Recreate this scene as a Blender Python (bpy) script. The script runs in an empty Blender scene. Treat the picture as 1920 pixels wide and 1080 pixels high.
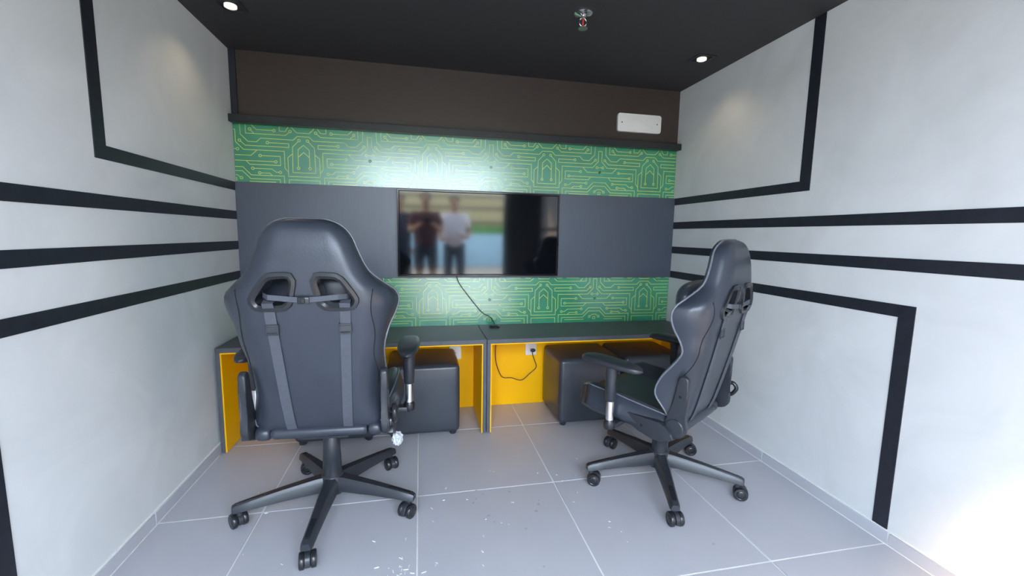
import bpy, bmesh, math, random
import numpy as np
from mathutils import Vector, Matrix
random.seed(7)
scene = bpy.context.scene
C = scene.collection
PI = math.pi

# ---------------------------------------------------------------- camera
W, H = 2.665, 2.058                      # room width, ceiling height
cam_d = bpy.data.cameras.new('camera')
cam = bpy.data.objects.new('camera', cam_d)
C.objects.link(cam)
scene.camera = cam
def cam_matrix(loc, yaw, pitch, roll):
    cy, sy, cp, sp, cr, sr = (math.cos(yaw), math.sin(yaw), math.cos(pitch), math.sin(pitch), math.cos(roll), math.sin(roll))
    Rz = Matrix(((cy, -sy, 0), (sy, cy, 0), (0, 0, 1)))
    Rx = Matrix(((1, 0, 0), (0, cp, -sp), (0, sp, cp)))
    Ry = Matrix(((cr, 0, sr), (0, 1, 0), (-sr, 0, cr)))
    R = Rz @ Rx @ Ry
    r, f, u = R.col[0], R.col[1], R.col[2]
    M = Matrix((r, u, -f)).transposed().to_4x4()
    M.translation = Vector(loc)
    return M
cam.matrix_world = cam_matrix((0.9895, -2.6855, 1.1054), -0.20917, -0.12164, -0.01763)
cam_d.sensor_fit = 'HORIZONTAL'
cam_d.sensor_width = 36.0
cam_d.lens = 810.15 / 1920 * 36.0
cam_d.clip_start = 0.02

# ---------------------------------------------------------------- world, sun, portal, exposure
world = bpy.data.worlds.new('world')
scene.world = world
world.use_nodes = True
wn = world.node_tree
wn.nodes.clear()
wo = wn.nodes.new('ShaderNodeOutputWorld')
wb = wn.nodes.new('ShaderNodeBackground')
wb.inputs['Color'].default_value = (0.69, 0.82, 1.0, 1)     # bright, thinly clouded sky
wb.inputs['Strength'].default_value = 19.0
wn.links.new(wb.outputs[0], wo.inputs[0])

DX0, DX1, DZ1, FY = 0.15, 2.19, 2.058, -3.45                   # door opening in the front wall
sun_d = bpy.data.lights.new('sun', 'SUN')
sun_d.energy = 14.0
sun_d.color = (1.0, 0.62, 0.30)
sun_d.angle = math.radians(9.0)
sun = bpy.data.objects.new('sun', sun_d)
C.objects.link(sun)
sun_dir = Vector((0.75, 0.53, -0.60))                          # direction the sunlight travels
sun.rotation_euler = sun_dir.to_track_quat('-Z', 'Y').to_euler()
sun.location = (-8, -8, 9)

por_d = bpy.data.lights.new('door_portal', 'AREA')
por_d.shape = 'RECTANGLE'
por_d.size = DX1 - DX0
por_d.size_y = DZ1
por_d.cycles.is_portal = True
por = bpy.data.objects.new('door_portal', por_d)
C.objects.link(por)
por.location = ((DX0 + DX1) / 2, FY - 0.14, DZ1 / 2)
por.rotation_euler = (math.radians(90), 0, 0)

vs = scene.view_settings
vs.view_transform = 'Standard'
vs.look = 'None'
vs.gamma = 1.0
vs.use_curve_mapping = False
vs.exposure = 0.13
scene.display_settings.display_device = 'sRGB'
scene.cycles.use_denoising = True
scene.cycles.max_bounces = 14
scene.cycles.diffuse_bounces = 10
scene.cycles.glossy_bounces = 6
scene.cycles.sample_clamp_indirect = 12.0

# ---------------------------------------------------------------- materials
def new_mat(name, col, rough=0.5, metal=0.0, spec=0.5, var=0.0, vscale=6.0, bump=0.0, bscale=60.0,
            stretch=(1, 1, 1), coat=0.0, coat_rough=0.2, emit=None, rough_var=0.0, trans=0.0, coat_ior=0, distort=0.0):
    m = bpy.data.materials.new(name)
    m.use_nodes = True
    nt = m.node_tree
    b = nt.nodes['Principled BSDF']
    b.inputs['Base Color'].default_value = (*col, 1)
    b.inputs['Roughness'].default_value = rough
    b.inputs['Metallic'].default_value = metal
    b.inputs['Specular IOR Level'].default_value = spec
    if coat:
        b.inputs['Coat Weight'].default_value = coat
        b.inputs['Coat Roughness'].default_value = coat_rough
    if coat_ior:
        b.inputs['Coat IOR'].default_value = coat_ior
    if trans:
        b.inputs['Transmission Weight'].default_value = trans
    if emit:
        b.inputs['Emission Color'].default_value = (*emit[0], 1)
        b.inputs['Emission Strength'].default_value = emit[1]
    if var or bump or rough_var:
        tc = nt.nodes.new('ShaderNodeTexCoord')
        mp = nt.nodes.new('ShaderNodeMapping')
        mp.inputs['Scale'].default_value = stretch
        nt.links.new(tc.outputs['Object'], mp.inputs['Vector'])
    if var or rough_var:
        n = nt.nodes.new('ShaderNodeTexNoise')
        n.inputs['Scale'].default_value = vscale
        n.inputs['Detail'].default_value = 6
        n.inputs['Roughness'].default_value = 0.6
        n.inputs['Distortion'].default_value = distort
        nt.links.new(mp.outputs[0], n.inputs['Vector'])
        if var:
            r = nt.nodes.new('ShaderNodeValToRGB')
            r.color_ramp.elements[0].position = 0.3
            r.color_ramp.elements[1].position = 0.7
            r.color_ramp.elements[0].color = (*[c * (1 - var) for c in col], 1)
            r.color_ramp.elements[1].color = (*[min(1, c * (1 + var)) for c in col], 1)
            nt.links.new(n.outputs['Fac'], r.inputs[0])
            nt.links.new(r.outputs[0], b.inputs['Base Color'])
        if rough_var:
            mr = nt.nodes.new('ShaderNodeMapRange')
            mr.inputs['To Min'].default_value = rough - rough_var
            mr.inputs['To Max'].default_value = rough + rough_var
            nt.links.new(n.outputs['Fac'], mr.inputs['Value'])
            nt.links.new(mr.outputs[0], b.inputs['Roughness'])
    if bump:
        n2 = nt.nodes.new('ShaderNodeTexNoise')
        n2.inputs['Scale'].default_value = bscale
        n2.inputs['Detail'].default_value = 4
        n2.inputs['Distortion'].default_value = distort
        nt.links.new(mp.outputs[0], n2.inputs['Vector'])
        bp = nt.nodes.new('ShaderNodeBump')
        bp.inputs['Strength'].default_value = bump
        bp.inputs['Distance'].default_value = 0.004
        nt.links.new(n2.outputs['Fac'], bp.inputs['Height'])
        nt.links.new(bp.outputs[0], b.inputs['Normal'])
    return m

M = {}
M['plaster'] = new_mat('plaster', (0.63, 0.637, 0.635), 0.75, var=0.075, vscale=2.8, bump=0.22, bscale=11, distort=0.8)
M['ceiling'] = new_mat('ceiling_paint', (0.030, 0.029, 0.032), 0.7, bump=0.15, bscale=300, var=0.1, vscale=200)
M['panel_brown'] = new_mat('panel_brown', (0.050, 0.036, 0.030), 0.42, var=0.12, vscale=14, stretch=(1, 1, 6), bump=0.05, bscale=50)
M['panel_black'] = new_mat('panel_black', (0.044, 0.056, 0.082), 0.42, coat=0.8, coat_rough=0.4, coat_ior=1.6, var=0.10, vscale=18, stretch=(5, 1, 0.6), bump=0.06, bscale=90)
M['trim'] = new_mat('trim_black', (0.012, 0.014, 0.022), 0.5, var=0.3, vscale=30)
M['shelf'] = new_mat('shelf_black', (0.018, 0.020, 0.022), 0.4, var=0.15, vscale=20)
M['green'] = new_mat('wallpaper_green', (0.012, 0.26, 0.125), 0.34, var=0.2, vscale=5.0, coat=1.0, coat_rough=0.24, coat_ior=2.05)
M['print'] = new_mat('circuit_ink', (0.52, 0.72, 0.15), 0.36, coat=1.0, coat_rough=0.24, coat_ior=2.05)
M['tile'] = new_mat('floor_tile', (0.46, 0.46, 0.495), 0.36, var=0.035, vscale=3.5, rough_var=0.06)
M['grout'] = new_mat('grout', (0.78, 0.77, 0.74), 0.8, var=0.04, vscale=30)
M['desk'] = new_mat('desk_black', (0.080, 0.083, 0.098), 0.5, var=0.14, vscale=20, stretch=(1, 6, 1))
M['yellow'] = new_mat('desk_yellow', (1.0, 0.50, 0.0), 0.5, spec=0.2, var=0.03, vscale=8)
M['leather'] = new_mat('leather_black', (0.031, 0.037, 0.050), 0.31, bump=0.10, bscale=260, var=0.12, vscale=5, rough_var=0.05)
M['ottoman'] = new_mat('ottoman_leather', (0.036, 0.041, 0.052), 0.30, bump=0.10, bscale=220, var=0.12, vscale=5, rough_var=0.05)
M['plastic'] = new_mat('plastic_black', (0.024, 0.027, 0.034), 0.32, bump=0.05, bscale=400, var=0.1, vscale=40)
M['plastic_gloss'] = new_mat('plastic_gloss', (0.016, 0.017, 0.02), 0.25, var=0.1, vscale=30)
M['strap'] = new_mat('strap_webbing', (0.066, 0.072, 0.090), 0.65, bump=0.2, bscale=500, var=0.08, vscale=60)
M['piping'] = new_mat('piping', (0.13, 0.14, 0.165), 0.25, var=0.1, vscale=60)  # colour lifted above the leather's to paint in the edge highlight
M['chrome'] = new_mat('chrome', (0.82, 0.82, 0.84), 0.18, metal=1.0, rough_var=0.04, vscale=30)
M['steel'] = new_mat('steel', (0.5, 0.5, 0.52), 0.3, metal=1.0, rough_var=0.05, vscale=40)
M['white_plastic'] = new_mat('white_plastic', (0.82, 0.80, 0.78), 0.4, var=0.02, vscale=20)
M['red'] = new_mat('red_glass', (0.6, 0.03, 0.03), 0.15, var=0.1, vscale=40)
M['screen'] = new_mat('screen_glass', (0.004, 0.005, 0.007), 0.065, spec=0.75, rough_var=0.005, vscale=3)
M['bezel'] = new_mat('bezel', (0.014, 0.014, 0.017), 0.12, var=0.1, vscale=40)
M['wrap'] = new_mat('plastic_wrap', (0.75, 0.78, 0.82), 0.15, var=0.15, vscale=80, trans=0.35)
M['lamp'] = new_mat('lamp_diffuser', (0.9, 0.88, 0.82), 0.4, emit=((1.0, 0.93, 0.82), 0.7), var=0.01, vscale=10)
M['hole'] = new_mat('dark_gap', (0.006, 0.006, 0.006), 0.9, var=0.1, vscale=10)
M['crumb'] = new_mat('plaster_crumb', (0.8, 0.8, 0.78), 0.8, var=0.05, vscale=50)
M['dirt'] = new_mat('dried_drip', (0.36, 0.36, 0.39), 0.5, var=0.15, vscale=60)
M['paving'] = new_mat('paving', (0.36, 0.31, 0.25), 0.7, var=0.08, vscale=3, bump=0.1, bscale=40)
M['grass'] = new_mat('lawn', (0.10, 0.26, 0.035), 0.8, var=0.35, vscale=12, bump=0.5, bscale=60)
M['facade'] = new_mat('facade', (0.62, 0.50, 0.27), 0.8, var=0.06, vscale=3)
M['bluewall'] = new_mat('blue_wall', (0.36, 0.56, 0.66), 0.6, var=0.06, vscale=3)
M['facade_dark'] = new_mat('facade_dark', (0.10, 0.10, 0.07), 0.5, var=0.1, vscale=8)
M['door_frame'] = new_mat('door_frame', (0.02, 0.021, 0.024), 0.35, var=0.1, vscale=20)
M['charcoal'] = new_mat('charcoal_paint', (0.035, 0.037, 0.045), 0.7, var=0.1, vscale=6)
M['skin'] = new_mat('skin', (0.42, 0.22, 0.14), 0.5, var=0.06, vscale=20)
M['hair'] = new_mat('hair', (0.015, 0.01, 0.008), 0.6, var=0.2, vscale=60)
M['cloth_white'] = new_mat('cloth_white', (0.72, 0.68, 0.72), 0.85, var=0.05, vscale=12)
M['cloth_navy'] = new_mat('cloth_navy', (0.015, 0.025, 0.05), 0.85, var=0.1, vscale=12)
M['cloth_red'] = new_mat('cloth_burgundy', (0.07, 0.012, 0.02), 0.85, var=0.1, vscale=12)
M['shoe'] = new_mat('shoe', (0.05, 0.045, 0.04), 0.6, var=0.1, vscale=30)

# ---------------------------------------------------------------- helpers
def link(o, parent=None):
    C.objects.link(o)
    if parent is not None:
        o.parent = parent
    return o
def finish(name, bm, mat, parent=None, smooth=False, angle=None, loc=None):
    bmesh.ops.recalc_face_normals(bm, faces=bm.faces[:])
    me = bpy.data.meshes.new(name)
    bm.to_mesh(me)
    bm.free()
    if smooth:
        for p in me.polygons:
            p.use_smooth = True
        if angle is not None:
            me.set_sharp_from_angle(angle=math.radians(angle))
    if mat:
        me.materials.append(M[mat])
    o = bpy.data.objects.new(name, me)
    if loc:
        o.location = loc
    return link(o, parent)
def thing(name, label, cat, loc=(0, 0, 0), rz=0.0, group=None):
    o = bpy.data.objects.new(name, None)
    o.empty_display_size = 0.1
    o.location = loc
    o.rotation_euler = (0, 0, rz)
    C.objects.link(o)
    return tag(o, label, cat, group)
def tag(o, label, cat=None, group=None):
    o['label'] = label
    if cat:
        o['category'] = cat
    if group:
        o['group'] = group
    return o
def struct(o, label=None):
    o['kind'] = 'structure'
    if label:
        o['label'] = label
    return o
def box(bm, x0, x1, y0, y1, z0, z1, bev=0.0, seg=2):
    r = bmesh.ops.create_cube(bm, size=1.0)
    for v in r['verts']:
        v.co = Vector(((x0 + x1) / 2 + v.co.x * (x1 - x0), (y0 + y1) / 2 + v.co.y * (y1 - y0), (z0 + z1) / 2 + v.co.z * (z1 - z0)))
    if bev:
        es = list({e for v in r['verts'] for e in v.link_edges})
        bmesh.ops.bevel(bm, geom=es, offset=bev, segments=seg, profile=0.5, affect='EDGES')
    return bm
def boxobj(name, x0, x1, y0, y1, z0, z1, mat, parent=None, bev=0.0, seg=2):
    return finish(name, box(bmesh.new(), x0, x1, y0, y1, z0, z1, bev, seg), mat, parent, smooth=bev > 0, angle=40)
def loft(bm, rings, cap0=True, cap1=True, closed=True):
    vr = [[bm.verts.new(p) for p in r] for r in rings]
    n = len(vr[0])
    for a, b in zip(vr[:-1], vr[1:]):
        for i in range(n if closed else n - 1):
            j = (i + 1) % n
            bm.faces.new((a[i], a[j], b[j], b[i]))
    if cap0:
        bm.faces.new(list(reversed(vr[0])))
    if cap1:
        bm.faces.new(vr[-1])
    return bm
def lathe(bm, prof, seg=24, c=(0, 0, 0), axis='Z', cap=True):
    rings = []
    for r, h in prof:
        ring = []
        for i in range(seg):
            a = 2 * PI * i / seg
            x, y = r * math.cos(a), r * math.sin(a)
            p = {'Z': (x, y, h), 'X': (h, x, y), 'Y': (x, h, y)}[axis]
            ring.append(Vector(c) + Vector(p))
        rings.append(ring)
    return loft(bm, rings, cap, cap)
def catmull(pts, n=8):
    pts = [Vector(p) for p in pts]
    out = []
    for i in range(len(pts) - 1):
        p0 = pts[max(i - 1, 0)]; p1 = pts[i]; p2 = pts[i + 1]; p3 = pts[min(i + 2, len(pts) - 1)]
        for k in range(n):
            t = k / n
            out.append(0.5 * ((2 * p1) + (p2 - p0) * t + (2 * p0 - 5 * p1 + 4 * p2 - p3) * t * t + (3 * p1 - p0 - 3 * p2 + p3) * t ** 3))
    out.append(pts[-1])
    return out
def tube(bm, path, r, seg=8):
    path = [Vector(p) for p in path]
    rings = []
    up = None
    for i, p in enumerate(path):
        d = (path[min(i + 1, len(path) - 1)] - path[max(i - 1, 0)]).normalized()
        if up is None:
            up = d.orthogonal().normalized()
        up = (up - d * up.dot(d))
        up = up.normalized() if up.length > 1e-6 else d.orthogonal().normalized()
        s = d.cross(up)
        rr = r[i] if isinstance(r, (list, tuple)) else r
        rings.append([p + (up * math.cos(2 * PI * k / seg) + s * math.sin(2 * PI * k / seg)) * rr for k in range(seg)])
    return loft(bm, rings)
def prism(bm, poly, axis, a, b, bev=0.0, seg=2):
    """extrude a 2-D polygon along an axis ('X': poly is (y,z); 'Y': (x,z); 'Z': (x,y))"""
    def P(p, h):
        return {'X': (h, p[0], p[1]), 'Y': (p[0], h, p[1]), 'Z': (p[0], p[1], h)}[axis]
    n0 = set(bm.verts)
    loft(bm, [[Vector(P(p, a)) for p in poly], [Vector(P(p, b)) for p in poly]])
    if bev:
        vs_ = [v for v in bm.verts if v not in n0]
        fs = {f for v in vs_ for f in v.link_faces}
        caps = [f for f in fs if len(f.verts) == len(poly) and len(poly) > 4]
        es = list({e for f in caps for e in f.edges}) if caps else list({e for f in fs for e in f.edges})
        bmesh.ops.bevel(bm, geom=es, offset=bev, segments=seg, profile=0.5, affect='EDGES')
    return bm
def interp(tab, z):
    """monotone-ish cubic through (z, value) rows"""
    zs = [t[0] for t in tab]
    if z <= zs[0]:
        return tab[0][1]
    if z >= zs[-1]:
        return tab[-1][1]
    i = max(k for k in range(len(zs)) if zs[k] <= z)
    i = min(i, len(zs) - 2)
    h = zs[i + 1] - zs[i]
    t = (z - zs[i]) / h
    def slope(k):
        if k <= 0:
            return (tab[1][1] - tab[0][1]) / (zs[1] - zs[0])
        if k >= len(zs) - 1:
            return (tab[-1][1] - tab[-2][1]) / (zs[-1] - zs[-2])
        return (tab[k + 1][1] - tab[k - 1][1]) / (zs[k + 1] - zs[k - 1])
    m0, m1 = slope(i) * h, slope(i + 1) * h
    return ((2 * t**3 - 3 * t**2 + 1) * tab[i][1] + (t**3 - 2 * t**2 + t) * m0 + (-2 * t**3 + 3 * t**2) * tab[i + 1][1] + (t**3 - t**2) * m1)

# ================================================================ THE ROOM
TS, GX, GY = 0.6, 0.3694, -0.9336         # tile size, one grout crossing
floor = struct(boxobj('floor', -0.01, W + 0.01, FY - 0.06, 0.01, -0.06, -0.0025, 'grout'), 'light grey porcelain tile floor with white grout')
g = 0.0028
i = 0
tile_meshes = {}
xs = [GX + k * TS for k in range(-1, 6)]
ys = [GY + k * TS for k in range(-4, 3)]
for a in range(len(xs) - 1):
    for b in range(len(ys) - 1):
        x0, x1 = max(xs[a], 0.004) + g, min(xs[a + 1], W - 0.004) - g
        y0, y1 = max(ys[b], FY) + g, min(ys[b + 1], -0.002) - g
        if x1 - x0 < 0.02 or y1 - y0 < 0.02:
            continue
        key = (round(x1 - x0, 4), round(y1 - y0, 4))
        if key not in tile_meshes:
            t = boxobj('tile', -key[0] / 2, key[0] / 2, -key[1] / 2, key[1] / 2, -0.004, 0.0, 'tile', floor, 0.0008, 1)
            tile_meshes[key] = t.data
        else:
            t = link(bpy.data.objects.new('tile', tile_meshes[key]), floor)
        t.location = ((x0 + x1) / 2, (y0 + y1) / 2, 0)

ceiling = struct(boxobj('ceiling', -0.1, W + 0.1, FY - 0.12, 0.1, H, H + 0.1, 'ceiling'), 'black painted ceiling')
wall_left = struct(boxobj('wall_left', -0.1, 0.0, FY - 0.12, 0.1, -0.06, H, 'plaster'), 'pale grey trowelled plaster wall with black boards')
wall_right = struct(boxobj('wall_right', W, W + 0.1, FY - 0.12, 0.1, -0.06, H, 'plaster'), 'pale grey trowelled plaster wall with black boards')
wall_back = struct(boxobj('wall_back', 0.0, W, 0.0, 0.1, -0.06, H, 'charcoal'), 'back wall of brown panel, green circuit print and black panel')
wall_front = struct(boxobj('wall_front', 0.0, DX0, FY - 0.12, FY, -0.06, H, 'charcoal'), 'front wall around the open doorway')
boxobj('wall_pier', DX1, W, FY - 0.12, FY, -0.06, H, 'charcoal', wall_front)
boxobj('jamb', DX0, DX0 + 0.05, FY - 0.13, FY + 0.01, 0, DZ1 - 0.001, 'door_frame', wall_front, 0.004)
boxobj('jamb', DX1 - 0.05, DX1, FY - 0.13, FY + 0.01, 0, DZ1 - 0.001, 'door_frame', wall_front, 0.004)
boxobj('head_track', DX0 + 0.05, DX1 - 0.05, FY - 0.10, FY - 0.04, DZ1 - 0.012, DZ1, 'door_frame', wall_front, 0.002)

# baseboards of cut tile along both side walls
for side, nm in ((0, 'baseboard_left'), (1, 'baseboard_right')):
    s = 1 if side == 0 else -1
    X = 0.0 if side == 0 else W
    def bx(name, d0, d1, y0, y1, z0, z1, mat, par=None, bev=0.0):
        a, b = X + s * d0, X + s * d1
        return boxobj(name, min(a, b), max(a, b), y0, y1, z0, z1, mat, par, bev, 1)
    base = struct(bx(nm, 0.0, 0.006, FY + 0.001, -0.001, 0.0, 0.0525, 'grout'), 'grey tile skirting with white joints')
    bx('joint', 0.0, 0.0115, FY + 0.001, -0.42, -0.003, 0.0035, 'grout', base)
    yy = [GY - 0.012 + k * TS for k in range(-4, 3)]
    for a, b in zip(yy[:-1], yy[1:]):
        y0, y1 = max(a, FY) + g, min(b, -0.002) - g
        if y1 - y0 > 0.02:
            bx('tile', 0.004, 0.011, y0, y1, 0.004, 0.049, 'tile', base, 0.0008)

# black boards on the side walls
def trim(n, wall, horiz, vert, label):
    """horiz: (y0,y1,z0,z1) ; vert: (y0,y1,z0,z1) or None; boards 3 mm proud, mitred where they meet"""
    th = 0.003
    x0, x1 = (0.0, th) if wall == 'L' else (W - th, W)
    y0, y1, z0, z1 = horiz
    bm = bmesh.new()
    if vert:
        vy0, vy1, vz0, vz1 = vert
        if vz1 > z1:      # the vertical rises: mitre from lower outer corner
            poly = [(vy0, z0), (y1, z0), (y1, z1), (vy1, z1)]
            vp = [(vy0, z0), (vy1, z1), (vy1, vz1), (vy0, vz1)]
        else:
            poly = [(vy0, z1), (vy1, z0), (y1, z0), (y1, z1)]
            vp = [(vy0, vz0), (vy1, vz0), (vy1, z0), (vy0, z1)]
        o = finish('trim_%d' % n, prism(bm, poly, 'X', x0, x1, 0.0004, 1), 'trim')
        finish('board', prism(bmesh.new(), vp, 'X', x0, x1, 0.0004, 1), 'trim', o)
    else:
        o = finish('trim_%d' % n, prism(bm, [(y0, z0), (y1, z0), (y1, z1), (y0, z1)], 'X', x0, x1, 0.0004, 1), 'trim')
    return struct(o, label)
YB = -0.021
for k, wl in enumerate('LR'):
    wn_ = 'left' if wl == 'L' else 'right'
    n = 4 * k
    va = (-1.066, -1.013) if wl == 'L' else (-1.058, -1.003)
    trim(n + 1, wl, (va[0], YB, 1.323, 1.368), (va[0], va[1], 1.323, H), 'black board rising to the ceiling on the %s wall' % wn_)
    trim(n + 2, wl, (FY + 0.02, YB, 1.166, 1.211), None, 'second black board from the top on the %s wall' % wn_)
    trim(n + 3, wl, (FY + 0.02, YB, 1.003, 1.048), None, 'third black board from the top on the %s wall' % wn_)
    trim(n + 4, wl, (-1.532, YB, 0.838, 0.883), (-1.532, -1.478, 0.0525, 0.883), 'lowest black board turning down to the floor on the %s wall' % wn_)

# ---- back wall panels
boxobj('upper_panel', 0.034, W, -0.004, 0.0, 1.70, H, 'panel_brown', wall_back)
boxobj('corner_board', 0.001, 0.034, -0.012, 0.0, 1.712, H, 'trim', wall_back, 0.001, 1)
boxobj('black_panel', 0.001, W - 0.001, -0.020, 0.0, 0.838, 1.369, 'panel_black', wall_back, 0.001, 1)
HALF = [[(0, 208, 0), (29, 183, 0), (30, 82, 1)], [(0, 169, 0), (27, 144, 0)], [(22, 232, 1), (57, 195, 0), (60, 57, 0), (0, 57, 0)],
 [(61, 156, 0), (83, 137, 0), (83, 35, 0), (0, 35, 0)],
 [(0, 254, 0), (31, 254, 0), (52, 233, 0), (217, 234, 0), (239, 213, 0), (281, 213, 0), (317, 249, 0), (319, 305, 0)],
 [(0, 273, 0), (32, 273, 0), (54, 295, 0), (60, 305, 0)], [(66, 278, 1), (91, 256, 0), (291, 256, 0), (291, 305, 0)], [(76, 300, 0), (91, 277, 0), (121, 277, 0), (121, 300, 0)],
 [(148, 278, 1), (237, 278, 0), (262, 303, 0)], [(270, 279, 1), (250, 258, 0)], [(184, 212, 1), (76, 212, 0), (76, 192, 0), (296, 192, 0), (323, 217, 1)],
 [(84, 58, 0), (100, 79, 0), (100, 170, 0), (306, 170, 0), (343, 209, 0), (343, 273, 0), (355, 273, 0)], [(238, 170, 0), (269, 140, 0), (355, 140, 1)],
 [(335, 171, 1), (355, 171, 0)], [(224, 141, 1), (122, 141, 0), (122, 92, 0), (278, 92, 0), (296, 111, 0)], [(146, 111, 1), (355, 111, 0)],
 [(125, 55, 1), (147, 55, 0), (167, 71, 0), (264, 71, 1)], [(166, 35, 0), (179, 48, 0), (230, 48, 1)],
 [(355, 77, 0), (313, 77, 0), (273, 35, 0), (105, 35, 0), (105, -20, 0)], [(355, 55, 0), (316, 55, 0), (276, 15, 0), (127, 15, 0), (127, -20, 0)],
 [(355, 33, 0), (342, 33, 0), (323, 18, 1)], [(355, 17, 0), (347, 17, 0), (347, 2, 0), (355, 2, 0)], [(0, 16, 0), (81, 16, 0), (81, -20, 0)], [(150, 0, 0), (282, 0, 0)]]
def circuit(zoff, zlo, zhi, parent, x_lo=0.004, x_hi=W - 0.004, y=-0.0046):
    bm = bmesh.new()
    xa, half, lw = 0.353, 0.354, 0.0018
    def quad(a, b):
        # clip to the band
        (ax, az), (bx_, bz) = a, b
        t0, t1 = 0.0, 1.0
        dx, dz = bx_ - ax, bz - az
        for p, q in ((-dx, ax - x_lo), (dx, x_hi - ax), (-dz, az - zlo), (dz, zhi - az)):
            if abs(p) < 1e-9:
                if q < 0:
                    return
            else:
                r = q / p
                if p < 0:
                    t0 = max(t0, r)
                else:
                    t1 = min(t1, r)
        if t0 >= t1:
            return
        A = Vector((ax + dx * t0, az + dz * t0)); B = Vector((ax + dx * t1, az + dz * t1))
        d = (B - A)
        if d.length < 1e-5:
            return
        d.normalize()
        A = A - d * lw * 0.8; B = B + d * lw * 0.8
        nn = Vector((-d.y, d.x)) * lw
        vs_ = [bm.verts.new((p.x, y, min(max(p.y, zlo), zhi))) for p in (A - nn, B - nn, B + nn, A + nn)]
        bm.faces.new(vs_)
    def ring(cx, cz):
        if not (x_lo + .012 < cx < x_hi - .012 and zlo + .01 < cz < zhi - .01):
            return
        N = 12
        o = [bm.verts.new((cx + 0.0085 * math.cos(2 * PI * k / N), y, cz + 0.0085 * math.sin(2 * PI * k / N))) for k in range(N)]
        q = [bm.verts.new((cx + 0.0048 * math.cos(2 * PI * k / N), y, cz + 0.0048 * math.sin(2 * PI * k / N))) for k in range(N)]
        for k in range(N):
            j = (k + 1) % N
            bm.faces.new((o[k], o[j], q[j], q[k]))
    for k in range(-1, 5):
        for s in (1, -1):
            cx = xa + k * 2 * half
            for pl in HALF:
                pts = [(cx + s * min(p[0], 355) / 1000 * half / 0.355, zoff + p[1] / 1000) for p in pl]
                n = len(pl)
                P_ = [Vector(p) for p in pts]
                for e in (0, 1):              # stop lines at the rim of their end rings
                    a_, b_ = (0, 1) if e == 0 else (n - 1, n - 2)
                    if pl[a_][2]:
                        d = (P_[b_] - P_[a_]).normalized()
                        ring(*pts[a_])
                        P_[a_] = P_[a_] + d * 0.0075
                for a_, b_ in zip(P_[:-1], P_[1:]):
                    quad(a_, b_)
    me_o = finish('circuit_print', bm, 'print', parent)
    me_o['label'] = 'yellow-green printed circuit lines'
    return me_o
up = boxobj('wallpaper', 0.002, W - 0.002, -0.004, 0.0, 1.369, 1.70, 'green', wall_back)
circuit(1.375, 1.3695, 1.698, up)
lo = boxobj('wallpaper', 0.002, W - 0.002, -0.004, 0.0, 0.50, 0.838, 'green', wall_back)
circuit(1.375 - 0.819, 0.505, 0.8375, lo)

# ================================================================ FIXED THINGS ON WALL AND CEILING
sh = boxobj('wall_shelf', 0.001, W - 0.001, -0.058, -0.0045, 1.677, 1.716, 'shelf', None, 0.0015, 1)
tag(sh, 'long slim black ledge shelf above the upper circuit-print band', 'shelf')

cp = thing('cover_plate', 'white rectangular cover plate on the brown panel by the ceiling', 'cover plate', (2.376, -0.0045, 1.834))
bm = bmesh.new()
def rrect(w, h, r, n=5):
    pts = []
    for cx, cz, a0 in ((w - r, h - r, 0), (-w + r, h - r, 90), (-w + r, -h + r, 180), (w - r, -h + r, 270)):
        for k in range(n + 1):
            a = math.radians(a0 + 90 * k / n)
            pts.append((cx + r * math.cos(a), cz + r * math.sin(a)))
    return pts
finish('plate', prism(bm, rrect(0.151, 0.056, 0.012), 'Y', -0.020, 0.0, 0.004, 3), 'white_plastic', cp, True, 40)
for sx in (-1, 1):
    finish('screw', lathe(bmesh.new(), [(0.003, -0.0212), (0.004, -0.0205), (0.004, -0.018)], 10, (sx * 0.123, 0, 0), 'Y'), 'hole', cp)

def downlight(x, y, label):
    t = thing('downlight', label, 'ceiling light', (x, y, H), 0.0, 'recessed downlights')
    bm = bmesh.new()
    R0, R1 = 0.052, 0.040
    o = [Vector((sx * R0, sy * R0, 0)) for sx, sy in ((-1, -1), (1, -1), (1, 1), (-1, 1))]
    rings = [[p * 1 for p in o], [Vector((p.x, p.y, -0.004)) for p in o],
             [Vector((p.x * R1 / R0, p.y * R1 / R0, -0.0045)) for p in o], [Vector((p.x * R1 / R0, p.y * R1 / R0, -0.0005)) for p in o]]
    loft(bm, rings, False, False)
    finish('trim_ring', bm, 'trim', t)
    finish('lamp', lathe(bmesh.new(), [(0.0245, -0.001), (0.0245, -0.010), (0.020, -0.0125), (0.008, -0.014)], 24), 'lamp', t, True, 40)
    finish('baffle', box(bmesh.new(), -R1, R1, -R1, R1, -0.001, -0.0004), 'hole', t)
    ld = bpy.data.lights.new('downlight_beam', 'SPOT')
    ld.energy = 2.2
    ld.color = (1.0, 0.78, 0.50)
    ld.spot_size = math.radians(120)
    ld.spot_blend = 0.7
    ld.shadow_soft_size = 0.02
    lo_ = bpy.data.objects.new('downlight_beam', ld)
    lo_.location = (0, 0, -0.02)
    link(lo_, t)
downlight(0.205, -0.505, 'recessed black square downlight near the left plaster wall')
downlight(2.462, -0.510, 'recessed black square downlight near the right plaster wall')

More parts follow.
